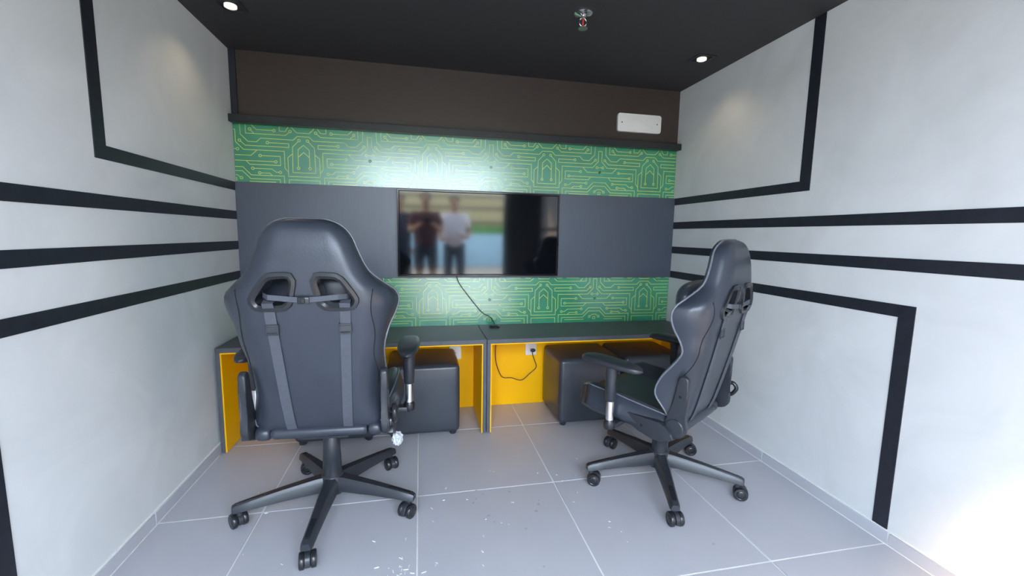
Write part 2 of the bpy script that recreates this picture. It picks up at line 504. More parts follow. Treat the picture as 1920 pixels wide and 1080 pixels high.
sp = thing('sprinkler', 'small chrome fire sprinkler with red bulb hanging from black ceiling', 'sprinkler', (1.682, -0.80, H))
finish('escutcheon', lathe(bmesh.new(), [(0.040, 0.0), (0.040, -0.003), (0.034, -0.008), (0.018, -0.011), (0.012, -0.014)], 28), 'chrome', sp, True, 40)
bm = lathe(bmesh.new(), [(0.010, -0.011), (0.010, -0.022), (0.007, -0.024)], 16)
for sx in (-1, 1):
    tube(bm, catmull([(sx * 0.008, 0, -0.022), (sx * 0.016, 0, -0.032), (sx * 0.014, 0, -0.046), (sx * 0.003, 0, -0.056)], 5), 0.0028, 8)
finish('frame_arm', bm, 'chrome', sp, True, 50)
finish('bulb', lathe(bmesh.new(), [(0.001, -0.024), (0.0035, -0.026), (0.0035, -0.050), (0.001, -0.053)], 12), 'red', sp, True, 50)
bm = lathe(bmesh.new(), [(0.004, -0.055), (0.004, -0.060), (0.018, -0.062), (0.020, -0.0605), (0.020, -0.0635), (0.002, -0.065)], 20)
finish('deflector', bm, 'steel', sp, True, 40)

# ================================================================ TELEVISION
tv = thing('television', 'flat black wall-mounted television with glossy reflecting screen', 'television', (1.350, -0.021, 1.107))
tw, th_ = 0.4915, 0.2535
boxobj('back_cover', -tw + 0.01, tw - 0.01, -0.028, -0.001, -th_ + 0.01, th_ - 0.01, 'plastic', tv, 0.006)
bm = bmesh.new()
def frame_ring(bm, prof, hw, hh):
    rings = []
    for inset, y in prof:
        rings.append([Vector((sx * (hw - inset), y, sz * (hh - inset))) for sx, sz in ((-1, -1), (1, -1), (1, 1), (-1, 1))])
    loft(bm, rings, False, False)
frame_ring(bm, [(0.0, -0.02), (0.0, -0.043), (0.0015, -0.045), (0.0085, -0.045), (0.0125, -0.0405), (0.0125, -0.03)], tw, th_)
finish('bezel', bm, 'bezel', tv)
boxobj('screen', -tw + 0.012, tw - 0.012, -0.0405, -0.028, -th_ + 0.012, th_ - 0.012, 'screen', tv)
boxobj('badge', -0.018, 0.018, -0.0458, -0.044, -th_ + 0.0028, -th_ + 0.0075, 'plastic_gloss', tv)

# ================================================================ DESKS
def desk(x0, x1, label, notch=None):
    t = thing('desk', label, 'desk', (x0, 0, 0))
    w = x1 - x0
    D, Z, B, Y = -0.402, 0.537, 0.020, 0.006
    boxobj('desktop', 0, w, D, -0.006, Z - 0.024, Z, 'desk', t, 0.001, 1)
    for k, a in ((0, 0.0), (1, w - B)):
        if notch == k:
            bm = prism(bmesh.new(), [(D, 0.056), (D, Z - 0.024), (-0.006, Z - 0.024), (-0.006, 0.056)], 'X', a, a + B)
            in0 = (a + 0.0125, a + B) if k == 0 else (a, a + B - 0.0125)
            prism(bm, [(D, 0.006), (D, 0.056), (-0.006, 0.056), (-0.006, 0.006)], 'X', *in0)
            finish('side_panel', bm, 'desk', t)
        else:
            boxobj('side_panel', a, a + B, D, -0.006, 0.006, Z - 0.024, 'desk', t, 0.0008, 1)
    for k, a in ((0, B), (1, w - B - Y)):
        boxobj('side_lining', a, a + Y, D, -0.016, 0.004, Z - 0.024, 'yellow', t)
    boxobj('top_lining', B + Y, w - B - Y, D, -0.016, Z - 0.024 - Y, Z - 0.024, 'yellow', t)
    boxobj('back_panel', B, w - B, -0.016, -0.006, 0.002, Z - 0.024, 'yellow', t)
    for fx in (0.014, w - 0.014):
        for fy in (D + 0.03, -0.05):
            finish('foot', lathe(bmesh.new(), [(0.009, 0.0), (0.009, 0.007)], 12, (fx, fy, 0)), 'steel', t)
    return t
desk(0.0125, 1.339, 'low black desk with yellow lining at the left, behind the chair seen from behind')
desk(1.342, W - 0.0125, 'low black desk with yellow lining at the right, a power cable dangling below')

# sockets on the yellow back panels
def socket(x, z, label):
    t = thing('power_socket', label, 'socket', (x, -0.0165, z), 0, 'power sockets')
    finish('plate', prism(bmesh.new(), rrect(0.037, 0.042, 0.004, 3), 'Y', -0.010, 0.0, 0.002, 2), 'white_plastic', t, True, 40)
    finish('insert', prism(bmesh.new(), rrect(0.018, 0.018, 0.008, 4), 'Y', -0.0115, -0.0095), 'white_plastic', t)
    for sx in (-0.006, 0.0, 0.006):
        finish('pin_hole', lathe(bmesh.new(), [(0.002, -0.0119), (0.002, -0.011)], 8, (sx, 0, 0), 'Y'), 'hole', t)
    return t
socket(1.688, 0.374, 'white wall socket with a black plug under the right desk')
socket(1.197, 0.366, 'white wall socket half hidden behind the ottoman by the desk divider')

cab = thing('power_cable', 'thin black power cable hanging from the television down to the socket', 'cable', (1.208, -0.03, 0.86))
def cabpts(ps):
    return catmull([Vector(p) - Vector((1.208, -0.03, 0.86)) for p in ps], 10)
finish('cable_run', tube(bmesh.new(), cabpts([(1.205, -0.032, 0.862), (1.215, -0.034, 0.815), (1.27, -0.035, 0.735), (1.345, -0.036, 0.640), (1.375, -0.040, 0.612), (1.412, -0.052, 0.594), (1.432, -0.085, 0.562), (1.436, -0.098, 0.540)]), 0.0026, 8), 'plastic', cab, True)
finish('cable_loop', tube(bmesh.new(), cabpts([(1.452, -0.045, 0.508), (1.457, -0.040, 0.45), (1.452, -0.034, 0.36), (1.459, -0.032, 0.288), (1.485, -0.032, 0.215), (1.51, -0.032, 0.190), (1.56, -0.033, 0.186), (1.625, -0.034, 0.168), (1.675, -0.035, 0.205), (1.722, -0.036, 0.250), (1.712, -0.038, 0.295), (1.697, -0.040, 0.335), (1.692, -0.046, 0.362)]), 0.0026, 8), 'plastic', cab, True)
bm = lathe(bmesh.new(), [(0.006, -0.055), (0.011, -0.050), (0.0135, -0.040), (0.0135, -0.028)], 14)
pl = finish('plug', bm, 'plastic', cab, True, 40)
pl.rotation_euler = (math.radians(90), 0, 0)
pl.location = (0.482, -0.0565, -0.486)
pl.scale = (1.3, 0.9, 0.55)
bm = lathe(bmesh.new(), [(0.030, 0.0), (0.030, 0.004), (0.026, 0.0075), (0.008, 0.0085)], 24)
tube(bm, catmull([(-0.033, 0.0, 0.006), (-0.01, 0.004, 0.012), (0.012, 0.0, 0.013), (0.030, -0.006, 0.007)], 5), 0.005, 8)
gm = finish('grommet', bm, 'plastic', cab, True, 40)
gm.location = (0.227, -0.066, -0.3228)

# ================================================================ OTTOMANS
def ottoman(x, label, w=0.385, yb=-0.030):
    d = 0.365
    t = thing('ottoman', label, 'ottoman', (x + w / 2, yb - d / 2, 0), 0, 'black cube ottomans under the desks')
    bm = box(bmesh.new(), -w / 2, w / 2, -d / 2, d / 2, 0.018, 0.398, 0.024, 5)
    for v in bm.verts:                       # padded faces swell a little
        u, q, s = v.co.x / (w / 2), v.co.y / (d / 2), (v.co.z - 0.208) / 0.19
        v.co.z += 0.004 * max(0, s) * (1 - u * u * .5)
    bmesh.ops.subdivide_edges(bm, edges=[e for e in bm.edges if e.calc_length() > 0.2], cuts=5, use_grid_fill=True)
    for v in bm.verts:
        u, q, s = v.co.x / (w / 2), v.co.y / (d / 2), (v.co.z - 0.208) / 0.19
        k = 0.007
        if abs(q) > 0.97:
            v.co.y += math.copysign(k * max(0, 1 - u * u) * max(0, 1 - s * s), q)
        if abs(u) > 0.97:
            v.co.x += math.copysign(k * max(0, 1 - q * q) * max(0, 1 - s * s), u)
        if s > 0.97:
            v.co.z += 1.6 * k * max(0, 1 - u * u) * max(0, 1 - q * q)
    finish('body', bm, 'ottoman', t, True, 60)
    for sx in (-1, 1):
        for sy in (-1, 1):
            finish('foot', lathe(bmesh.new(), [(0.014, 0.0), (0.018, 0.004), (0.020, 0.022)], 14, (sx * (w / 2 - 0.035), sy * (d / 2 - 0.03), 0)), 'plastic', t, True, 40)
ottoman(0.345, 'black leather cube ottoman behind the base of the chair seen from behind', 0.40)
ottoman(0.808, 'black leather cube ottoman just left of the desk divider')
ottoman(1.768, 'black leather cube ottoman in front of the yellow panel right of the hanging cable')
ottoman(2.172, 'black leather cube ottoman in the corner behind the right-hand chair')

# ================================================================ GAMING CHAIRS
W_TAB = [(0.402, 0.200), (0.42, 0.214), (0.45, 0.222), (0.54, 0.228), (0.62, 0.226), (0.70, 0.230), (0.775, 0.248), (0.83, 0.272), (0.875, 0.282), (0.908, 0.268),
         (0.935, 0.234), (0.975, 0.192), (1.035, 0.162), (1.09, 0.140), (1.12, 0.117), (1.138, 0.088), (1.146, 0.060)]
YB_TAB = [(0.402, -0.160), (0.45, -0.180), (0.60, -0.218), (0.80, -0.262), (0.93, -0.286), (1.04, -0.290), (1.11, -0.280), (1.135, -0.268), (1.146, -0.250)]
YE_TAB = [(0.402, -0.142), (0.42, -0.145), (0.47, -0.115), (0.53, -0.072), (0.60, -0.092), (0.67, -0.145), (0.72, -0.174), (0.765, -0.166), (0.80, -0.152), (0.85, -0.143), (0.895, -0.152), (0.935, -0.185), (0.98, -0.216), (1.05, -0.225), (1.11, -0.225), (1.146, -0.235)]
def back_w(z): return interp(W_TAB, z)
def rear_y(x, z):
    w, yb, ye = back_w(z), interp(YB_TAB, z), interp(YE_TAB, z)
    s = abs(x) / w
    s0 = 0.52
    k = max(0.0, min(1.0, (s - s0) / (1 - s0)))
    return yb + (ye - yb) * (1 - math.sqrt(max(0.0, 1 - k ** 2.2)))
def front_y(x, z):
    w, yb, ye = back_w(z), interp(YB_TAB, z), interp(YE_TAB, z)
    yc = yb + 0.085
    if z > 1.0:
        yc = yb + 0.085 - 0.055 * min(1, (z - 1.0) / 0.146) ** 2
    s = abs(x) / w
    base = yc + (ye - yc) * min(1, max(0, (s - 0.35) / 0.55)) ** 1.5
    bulge = 0.018 * math.exp(-((s - 0.86) / 0.10) ** 2)
    return base + bulge
def chaikin(p, n=2, k=.86):
    for _ in range(n):
        q = []
        for a_, b_ in zip(p, p[1:] + p[:1]):
            q += [(a_[0] * k + b_[0] * (1 - k), a_[1] * k + b_[1] * (1 - k)), (a_[0] * (1 - k) + b_[0] * k, a_[1] * (1 - k) + b_[1] * k)]
        p = q
    return p
HOLE = chaikin([(0.038, 0.958), (0.103, 0.955), (0.148, 0.888), (0.139, 0.870), (0.058, 0.870)])
def offset_poly(poly, d):
    n = len(poly)
    A = sum(poly[i][0] * poly[(i + 1) % n][1] - poly[(i + 1) % n][0] * poly[i][1] for i in range(n))
    sg = 1 if A > 0 else -1
    out = []
    for i in range(n):
        p0, p1, p2 = Vector(poly[i - 1]), Vector(poly[i]), Vector(poly[(i + 1) % n])
        e0, e1 = (p1 - p0).normalized(), (p2 - p1).normalized()
        n0, n1 = Vector((e0.y, -e0.x)) * sg, Vector((e1.y, -e1.x)) * sg
        m = (n0 + n1)
        m = m / max(0.5, m.length_squared / 2)
        out.append(tuple(p1 + m * d))
    return out
def make_back(parent, dz):
    zs = []
    z = 0.402
    while z < 1.10:
        zs.append(z); z += 0.018
    zs += [1.10, 1.112, 1.122, 1.130, 1.136, 1.141, 1.144, 1.146]
    rings = []
    NR, NF = 34, 18
    for z in zs:
        w = back_w(z)
        r = []
        for k in range(NR + 1):
            a = -PI / 2 + PI * k / NR
            x = w * math.sin(a)
            x = 0.55 * x + 0.45 * w * (2 * k / NR - 1)
            r.append(Vector((x, rear_y(x, z), z)))
        for k in range(1, NF):
            x = w * (1 - 2 * k / NF) * 0.985
            r.append(Vector((x, max(front_y(x, z), rear_y(x, z) + 0.006), z)))
        rings.append(r)
    bm = loft(bmesh.new(), rings)
    bmesh.ops.recalc_face_normals(bm, faces=bm.faces[:])
    o = finish('backrest', bm, 'leather')
    cb = bmesh.new()
    for s in (-1, 1):
        poly = [(s * x, z) for x, z in offset_poly(HOLE, 0.006)]
        prism(cb, poly, 'Y', -0.40, 0.0)
    cut = finish('cutter', cb, None)
    md = o.modifiers.new('holes', 'BOOLEAN')
    md.operation = 'DIFFERENCE'
    md.solver = 'EXACT'
    md.object = cut
    dg = bpy.context.evaluated_depsgraph_get()
    me = bpy.data.meshes.new_from_object(o.evaluated_get(dg))
    o.modifiers.clear()
    o.data = me
    for p in me.polygons:
        p.use_smooth = True
    me.set_sharp_from_angle(angle=math.radians(48))
    bpy.data.objects.remove(cut)
    o.parent = parent
    o.location.z = dz
    # piping round the edge between shell and bolsters
    L = [Vector((-back_w(z), interp(YE_TAB, z) + 0.001, z)) for z in zs]
    Rr = [Vector((back_w(z), interp(YE_TAB, z) + 0.001, z)) for z in zs]
    finish('piping', tube(bmesh.new(), L + list(reversed(Rr)), 0.0042, 6), 'piping', o, True)
    # stitched seam where each side wing starts
    for s in (-1, 1):
        pts = []
        for k in range(18):
            z = 0.56 + 0.36 * k / 17
            x = s * (0.205 + 0.004 * math.sin(k * 0.8))
            pts.append(Vector((x, rear_y(x, z) - 0.0004, z)))
        finish('seam', tube(bmesh.new(), pts, 0.0017, 5), 'hole', o, True)
    for s in (-1, 1):                        # frames of the two openings
        inner = [(s * x, z) for x, z in HOLE]
        mid = [(s * x, z) for x, z in offset_poly(HOLE, 0.009)]
        outer = [(s * x, z) for x, z in offset_poly(HOLE, 0.020)]
        outer2 = [(s * x, z) for x, z in offset_poly(HOLE, 0.0225)]
        rings = []
        for poly, off in ((inner, 0.055), (inner, -0.003), (mid, -0.009), (outer, -0.008), (outer2, 0.004)):
            rings.append([Vector((x, rear_y(x, z) + off, z)) for x, z in poly])
        finish('opening_frame', loft(bmesh.new(), rings, False, False), 'plastic_gloss', o, True, 35)
    return o
def ribbon(bm, path, width, thick):
    """flat strap along path (in x,z on a surface facing -y)"""
    rings = []
    for i, p in enumerate(path):
        d = path[min(i + 1, len(path) - 1)] - path[max(i - 1, 0)]
        nrm = Vector((0, -1, 0))
        side = d.cross(nrm).normalized() * width / 2
        nn = side.cross(d).normalized()
        if nn.y > 0:
            nn = -nn
        rings.append([p - side, p + side, p + side + nn * thick, p - side + nn * thick])
    return loft(bm, rings)
def chair(loc, heading, leg0, dz, label, swivel, wrap):
    t = thing('gaming_chair', label, 'chair', (*loc, 0), 0, 'gaming chairs')
    yaw = math.radians(heading - 90)
    U = bpy.data.objects                      # upper assembly shares the heading through each part
    def up(o):
        o.rotation_euler.z = yaw
        o.location.z = dz
        return o
    # ---- five-star base
    hub = finish('hub', lathe(bmesh.new(), [(0.030, 0.062), (0.046, 0.066), (0.047, 0.12), (0.042, 0.135), (0.037, 0.140)], 28), 'plastic', t, True, 40)
    for k in range(5):
        a = math.radians(leg0 + 72 * k)
        rings = []
        for r, zc, hw, hh in ((0.020, 0.105, 0.034, 0.030), (0.06, 0.106, 0.031, 0.028), (0.18, 0.097, 0.025, 0.022), (0.28, 0.087, 0.0215, 0.017), (0.338, 0.080, 0.020, 0.014), (0.348, 0.078, 0.016, 0.011)):
            sec = [(-hw, -hh * 0.8), (-hw * 0.8, -hh), (hw * 0.8, -hh), (hw, -hh * 0.8), (hw * 0.86, hh * 0.45), (hw * 0.55, hh), (-hw * 0.55, hh), (-hw * 0.86, hh * 0.45)]
            rings.append([Vector((r, y, zc + z)) for y, z in sec])
        leg = finish('leg', loft(bmesh.new(), rings), 'plastic', t, True, 35)
        leg.rotation_euler.z = a
        rings = []
        for r in (0.245, 0.25, 0.325, 0.33):
            zt = np.interp(r, [0.18, 0.28, 0.338], [0.119, 0.104, 0.094]); hw = 0.008
            e = 0.0006 if r in (0.245, 0.33) else 0.0022
            rings.append([Vector((r, -hw, zt - 0.002)), Vector((r, hw, zt - 0.002)), Vector((r, hw * .9, zt + e)), Vector((r, -hw * .9, zt + e))])
        finish('foot_pad', loft(bmesh.new(), rings), 'plastic_gloss', leg)
        # caster: stem, hood, two wheels
        c = finish('caster', lathe(bmesh.new(), [(0.0055, 0.030), (0.0055, 0.070)], 10, (0, 0, 0)), 'steel', t, True, 40)
        c.location = (0.325 * math.cos(a), 0.325 * math.sin(a), 0)
        c.rotation_euler.z = math.radians(swivel[k])
        bmh = bmesh.new()
        hp = [(0.030 * math.cos(q), 0.028 + 0.030 * math.sin(q)) for q in [math.radians(d) for d in range(-20, 201, 20)]]
        hp = hp + [(-0.010, 0.022), (0.010, 0.022)]
        hp = [(y - 0.012, z) for y, z in hp]
        prism(bmh, hp, 'X', -0.0085, 0.0085, 0.0012, 1)
        lathe(bmh, [(0.0115, 0.052), (0.011, 0.066)], 14)
        finish('hood', bmh, 'plastic', c, True, 40)
        for s in (-1, 1):
            wh = finish('wheel', lathe(bmesh.new(), [(0.006, s * 0.0275), (0.014, s * 0.0272), (0.0165, s * 0.0255), (0.019, s * 0.0272), (0.0255, s * 0.0265), (0.028, s * 0.0235), (0.028, s * 0.0125), (0.0255, s * 0.0095), (0.008, s * 0.009)], 26, (0, 0, 0), 'X'), 'plastic_gloss', c, True, 40)
            wh.location = (0, -0.012, 0.028)
    # ---- gas column with telescopic cover
    top = 0.345 + dz
    prof = [(0.0365, 0.138), (0.0345, 0.20), (0.0350, 0.201), (0.0315, min(0.30, top - 0.05)), (0.0285, min(0.301, top - 0.045)), (0.026, top - 0.012), (0.014, top - 0.011), (0.014, top)]
    finish('gas_column', lathe(bmesh.new(), prof, 28), 'plastic', t, True, 35)
    # ---- tilt mechanism under the seat
    bm = box(bmesh.new(), -0.09, 0.09, -0.12, 0.10, 0.340, 0.372, 0.006)
    box(bm, -0.05, 0.05, -0.05, 0.05, 0.322, 0.342, 0.006)
    mech = up(finish('tilt_mechanism', bm, 'plastic', t, True, 40))
    lev = finish('height_lever', tube(bmesh.new(), catmull([(0.06, 0.02, 0.345), (0.18, 0.0, 0.338), (0.235, -0.03, 0.322), (0.262, -0.055, 0.300)], 6), 0.0045, 8), 'steel', mech, True)
    if wrap:
        rr = random.Random(3)
        bmw = bmesh.new()
        bmesh.ops.create_icosphere(bmw, subdivisions=3, radius=1.0)
        for v in bmw.verts:
            q = 1 + rr.uniform(-0.22, 0.22)
            v.co = Vector((v.co.x * 0.020 * q, v.co.y * 0.024 * q, v.co.z * 0.026 * q))
        wr = finish('wrapped_grip', bmw, 'wrap', lev)
        wr.location = (0.262, -0.060, 0.298)
        wr['label'] = 'grip still in crinkled clear plastic wrap'
    else:
        finish('grip', tube(bmesh.new(), [(0.240, -0.035, 0.318), (0.275, -0.066, 0.290)], [0.008, 0.010], 10), 'plastic', lev, True)
    # ---- seat
    def seat_bm():
        bm = bmesh.new()
        NX, NY = 26, 22
        def top_z(u, v):     # u -1..1 across, v 0 (rear)..1 (front)
            zc = 0.440 + 0.028 * v - 0.030 * max(0, v - 0.82) ** 2 / 0.0324 * 0.7
            bol = 0.038 * math.exp(-((abs(u) - 0.86) / 0.17) ** 2) * (0.35 + 0.65 * min(1, v * 2))
            edge = 0.045 * max(0, abs(u) - 0.9) ** 2 / 0.01
            return zc + bol - edge
        grid = []
        for j in range(NY + 1):
            v = j / NY
            row = []
            for i_ in range(NX + 1):
                u = -1 + 2 * i_ / NX
                hw = 0.235 + 0.035 * math.sin(min(1, v * 1.4) * PI / 2) - 0.02 * max(0, v - 0.8) * 5 * abs(u)
                y = -0.118 + 0.408 * v - (0.018 * u * u if v > 0.9 else 0)
                row.append(Vector((u * hw, y, top_z(u, v))))
            grid.append(row)
        tv_ = [[bm.verts.new(p) for p in r] for r in grid]
        bv = [[bm.verts.new((p.x * 0.93, p.y * 0.97 - 0.002, 0.368 + 0.012 * (j / NY))) for p in r] for j, r in enumerate(grid)]
        for j in range(NY):
            for i_ in range(NX):
                bm.faces.new((tv_[j][i_], tv_[j][i_ + 1], tv_[j + 1][i_ + 1], tv_[j + 1][i_]))
                bm.faces.new((bv[j][i_], bv[j + 1][i_], bv[j + 1][i_ + 1], bv[j][i_ + 1]))
        rim = [(0, i_) for i_ in range(NX + 1)] + [(j, NX) for j in range(1, NY + 1)] + [(NY, i_) for i_ in range(NX - 1, -1, -1)] + [(j, 0) for j in range(NY - 1, 0, -1)]
        midv = {}
        for (j, i_) in rim:
            a_, b_ = tv_[j][i_].co, bv[j][i_].co
            m_ = (a_ + b_) / 2
            cdir = Vector((m_.x, m_.y - 0.05, 0)).normalized()
            midv[(j, i_)] = bm.verts.new(m_ + cdir * 0.014)
        for q in range(len(rim)):
            a_, b_ = rim[q], rim[(q + 1) % len(rim)]
            bm.faces.new((tv_[a_[0]][a_[1]], midv[a_], midv[b_], tv_[b_[0]][b_[1]]))
            bm.faces.new((midv[a_], bv[a_[0]][a_[1]], bv[b_[0]][b_[1]], midv[b_]))
        edge = [[tv_[j][1].co.copy() for j in range(NY + 1)], [tv_[j][NX - 1].co.copy() for j in range(NY + 1)]]
        return bm, edge
    sb, edges = seat_bm()
    seat = up(finish('seat', sb, 'leather', t, True))
    for e in edges:
        finish('piping', tube(bmesh.new(), [p + Vector((0, 0, 0.001)) for p in e], 0.0032, 6), 'piping', seat, True)
    # ---- backrest
    bk = make_back(t, dz)
    bk.rotation_euler.z = yaw
    # padded bar and corner covers below the backrest
    def roll(x0, x1, r1, r2, y, z):
        rings = []
        for x, k in ((x0, 0.72), (x0 + 0.008, 0.96), (x0 + 0.02, 1), ((x0 + x1) / 2, 1.02), (x1 - 0.02, 1), (x1 - 0.008, 0.96), (x1, 0.72)):
            rings.append([Vector((x, y + r1 * k * math.cos(2 * PI * q / 18), z + r2 * k * math.sin(2 * PI * q / 18))) for q in range(18)])
        return loft(bmesh.new(), rings)
    bar = up(finish('lower_bar', roll(-0.163, 0.163, 0.026, 0.023, -0.150, 0.390), 'leather', t, True, 50))
    for s in (-1, 1):
        cc = finish('corner_cover', roll(0.166 if s > 0 else -0.216, 0.216 if s > 0 else -0.166, 0.029, 0.027, -0.142, 0.388), 'leather', bar, True, 50)
    # ---- recline brackets
    for s in (-1, 1):
        x0, x1 = (0.219, 0.243) if s > 0 else (-0.243, -0.219)
        pv = (-0.165, 0.418)
        upb = []
        for d in range(-190, 41, 20):
            upb.append((pv[0] + 0.044 * math.cos(math.radians(d)), pv[1] + 0.042 * math.sin(math.radians(d))))
        upb += [(-0.146, 0.475), (-0.160, 0.52), (-0.164, 0.57)]
        upb += [(-0.187 + 0.022 * math.cos(math.radians(d)), 0.608 + 0.022 * math.sin(math.radians(d))) for d in range(10, 171, 20)]
        upb += [(-0.206, 0.56), (-0.199, 0.52), (-0.203, 0.47)]
        b1 = up(finish('recline_bracket', prism(bmesh.new(), upb, 'X', x0, x1, 0.006, 3), 'plastic', t, True, 40))
        finish('pivot_cap', lathe(bmesh.new(), [(0.036, s * 0.240), (0.036, s * 0.2455), (0.033, s * 0.2475), (0.010, s * 0.2485)], 28, (0, -0.165, 0.418), 'X'), 'plastic', b1, True, 30)
        finish('screw_hole', lathe(bmesh.new(), [(0.006, s * 0.2435), (0.006, s * 0.241)], 10, (0, -0.180, 0.548), 'X'), 'hole', b1)
        lob = [(0.062, 0.418), (0.052, 0.394), (-0.02, 0.366), (-0.075, 0.350), (-0.12, 0.352), (-0.17, 0.374), (-0.16, 0.395), (-0.135, 0.412), (-0.12, 0.428), (-0.04, 0.428), (0.03, 0.430)]
        b2 = up(finish('seat_bracket', prism(bmesh.new(), lob, 'X', *((0.230, 0.259) if s > 0 else (-0.259, -0.230)), 0.005, 3), 'plastic', t, True, 40))
        finish('screw_hole', lathe(bmesh.new(), [(0.006, s * 0.2595), (0.006, s * 0.257)], 10, (0, -0.035, 0.393), 'X'), 'hole', b2)
    # recline handle on the right-hand side
    bm = tube(bmesh.new(), catmull([(0.244, -0.165, 0.42), (0.262, -0.175, 0.425), (0.268, -0.205, 0.440), (0.268, -0.222, 0.470), (0.266, -0.205, 0.492), (0.262, -0.180, 0.480)], 6), 0.009, 10)
    lathe(bm, [(0.030, 0.242), (0.030, 0.254), (0.022, 0.260)], 18, (0, -0.165, 0.420), 'X')
    tube(bm, [(0.256, -0.165 + 0.026 * math.cos(q * PI / 8), 0.42 + 0.026 * math.sin(q * PI / 8)) for q in range(17)], 0.004, 6)
    up(finish('recline_handle', bm, 'plastic_gloss', t, True, 40))
    # ---- armrests
    for s in (-1, 1):
        X = s * 0.300
        ay = 0.088
        ub = finish('armrest', box(bmesh.new(), min(s * 0.10, X), max(s * 0.10, X), ay - 0.022, ay + 0.022, 0.352, 0.372, 0.004), 'steel', t, True, 40)
        up(ub)
        ub.data.materials[0] = M['plastic']
        finish('collar', lathe(bmesh.new(), [(0.021, 0.352), (0.024, 0.357), (0.024, 0.380), (0.020, 0.389), (0.016, 0.390)], 20, (X, ay, 0)), 'plastic_gloss', ub, True, 40)
        finish('chrome_tube', lathe(bmesh.new(), [(0.0165, 0.385), (0.0165, 0.480)], 20, (X, ay, 0)), 'chrome', ub, True, 40)
        finish('sleeve', lathe(bmesh.new(), [(0.0205, 0.472), (0.0215, 0.474), (0.0245, 0.56), (0.0265, 0.605), (0.030, 0.622)], 22, (X, ay, 0)), 'plastic', ub, True, 40)
        rings = []
        for k in range(23):
            v = k / 22
            y = -0.052 + 0.285 * v
            e = math.sqrt(max(0.0, 1 - (2 * v - 1) ** 6))
            hw = (0.030 + 0.016 * math.sin(min(1, v * 1.25) * PI * 0.72)) * max(0.06, e)
            th2 = 0.0165 * max(0.15, e)
            zc = 0.632 + 0.010 * (v - 0.5) + 0.004 * math.cos((v - .5) * PI)
            rings.append([Vector((X + hw * math.copysign(abs(math.cos(q)) ** 0.6, math.cos(q)), y, zc + th2 * math.copysign(abs(math.sin(q)) ** 0.75, math.sin(q)))) for q in [2 * PI * m / 20 for m in range(20)]])
        finish('arm_pad', loft(bmesh.new(), rings), 'plastic', ub, True, 50)
    # ---- neck pillow on the front of the backrest
    bm = bmesh.new()
    bmesh.ops.create_uvsphere(bm, u_segments=28, v_segments=16, radius=1.0)
    for v in bm.verts:
        x, y, z = v.co
        f = lambda q, p: math.copysign(abs(q) ** p, q)
        v.co = Vector((0.178 * f(x, 0.7), 0.052 * f(y, 0.9), 0.080 * f(z, 0.7)))
    pil = up(finish('neck_pillow', bm, 'leather', t, True))
    pilc = Vector((0, -0.130, 0.898))
    for v in pil.data.vertices:
        v.co += pilc
    # ---- straps
    def surf(x, z, off=0.003):
        return Vector((x, rear_y(x, z) - off, z))
    for s, xt, xb in ((-1, -0.108, -0.090), (1, 0.124, 0.100)):
        path = [Vector((xt, rear_y(xt, 0.884) + 0.035, 0.886)), Vector((xt, rear_y(xt, 0.884) + 0.008, 0.885))]
        for k in range(22):
            q = k / 21
            z = 0.878 - q * (0.878 - 0.408)
            kink = 0.010 * math.exp(-((z - 0.80) / 0.03) ** 2) * 0
            path.append(surf(xt + (xb - xt) * q + kink, z, 0.012 if k == 0 else 0.0035))
        st = up(finish('strap', ribbon(bmesh.new(), path, 0.033, 0.0022), 'strap', t))
        zb = 0.790
        xbk = xt + (xb - xt) * (0.878 - zb) / 0.47
        bm = bmesh.new()
        y = rear_y(xbk, zb) - 0.0055
        box(bm, xbk - 0.020, xbk + 0.020, y - 0.005, y, zb - 0.018, zb - 0.013, 0.001, 1)
        box(bm, xbk - 0.020, xbk + 0.020, y - 0.005, y, zb + 0.013, zb + 0.018, 0.001, 1)
        box(bm, xbk - 0.020, xbk - 0.0155, y - 0.005, y, zb - 0.018, zb + 0.018, 0.001, 1)
        box(bm, xbk + 0.0155, xbk + 0.020, y - 0.005, y, zb - 0.018, zb + 0.018, 0.001, 1)
        box(bm, xbk - 0.0165, xbk + 0.0165, y - 0.0035, y, zb - 0.010, zb + 0.010, 0.001, 1)
        bko = finish('buckle', bm, 'plastic', st)
    cross = [Vector((-0.138, -0.240, 0.906)), Vector((-0.125, -0.270, 0.903))] + [surf(x, 0.9 - 0.012 * (1 - abs(x) / 0.12), 0.010) for x in (-0.105, -0.07, -0.035, 0, 0.035, 0.07, 0.105)] + [Vector((0.128, -0.268, 0.897)), Vector((0.140, -0.240, 0.897))]
    rings = []
    for i_, p in enumerate(cross):
        rings.append([p + Vector((0, 0.0, -0.0085)), p + Vector((0, 0.0, 0.0085)), p + Vector((0, -0.002, 0.0085)), p + Vector((0, -0.002, -0.0085))])
    cs = up(finish('pillow_strap', loft(bmesh.new(), rings), 'strap', t))
    y = rear_y(0, 0.888) - 0.011
    bm = box(bmesh.new(), -0.018, 0.018, y - 0.007, y + 0.002, 0.877, 0.899, 0.003, 2)
    box(bm, -0.007, 0.007, y - 0.010, y - 0.005, 0.880, 0.896, 0.002, 1)
    finish('clip', bm, 'plastic_gloss', cs, True, 40)
    return t
chair((0.634, -0.931), 88.0, 50.4 , 0.0, 'black leather gaming chair seen from behind in front of the left desk', (25, 100, -140, 10, -35), True)
chair((2.059, -0.985), 123.0, 33.5, -0.045, 'black leather gaming chair turned sideways near the right wall', (70, -60, 60, -5, 55), False)

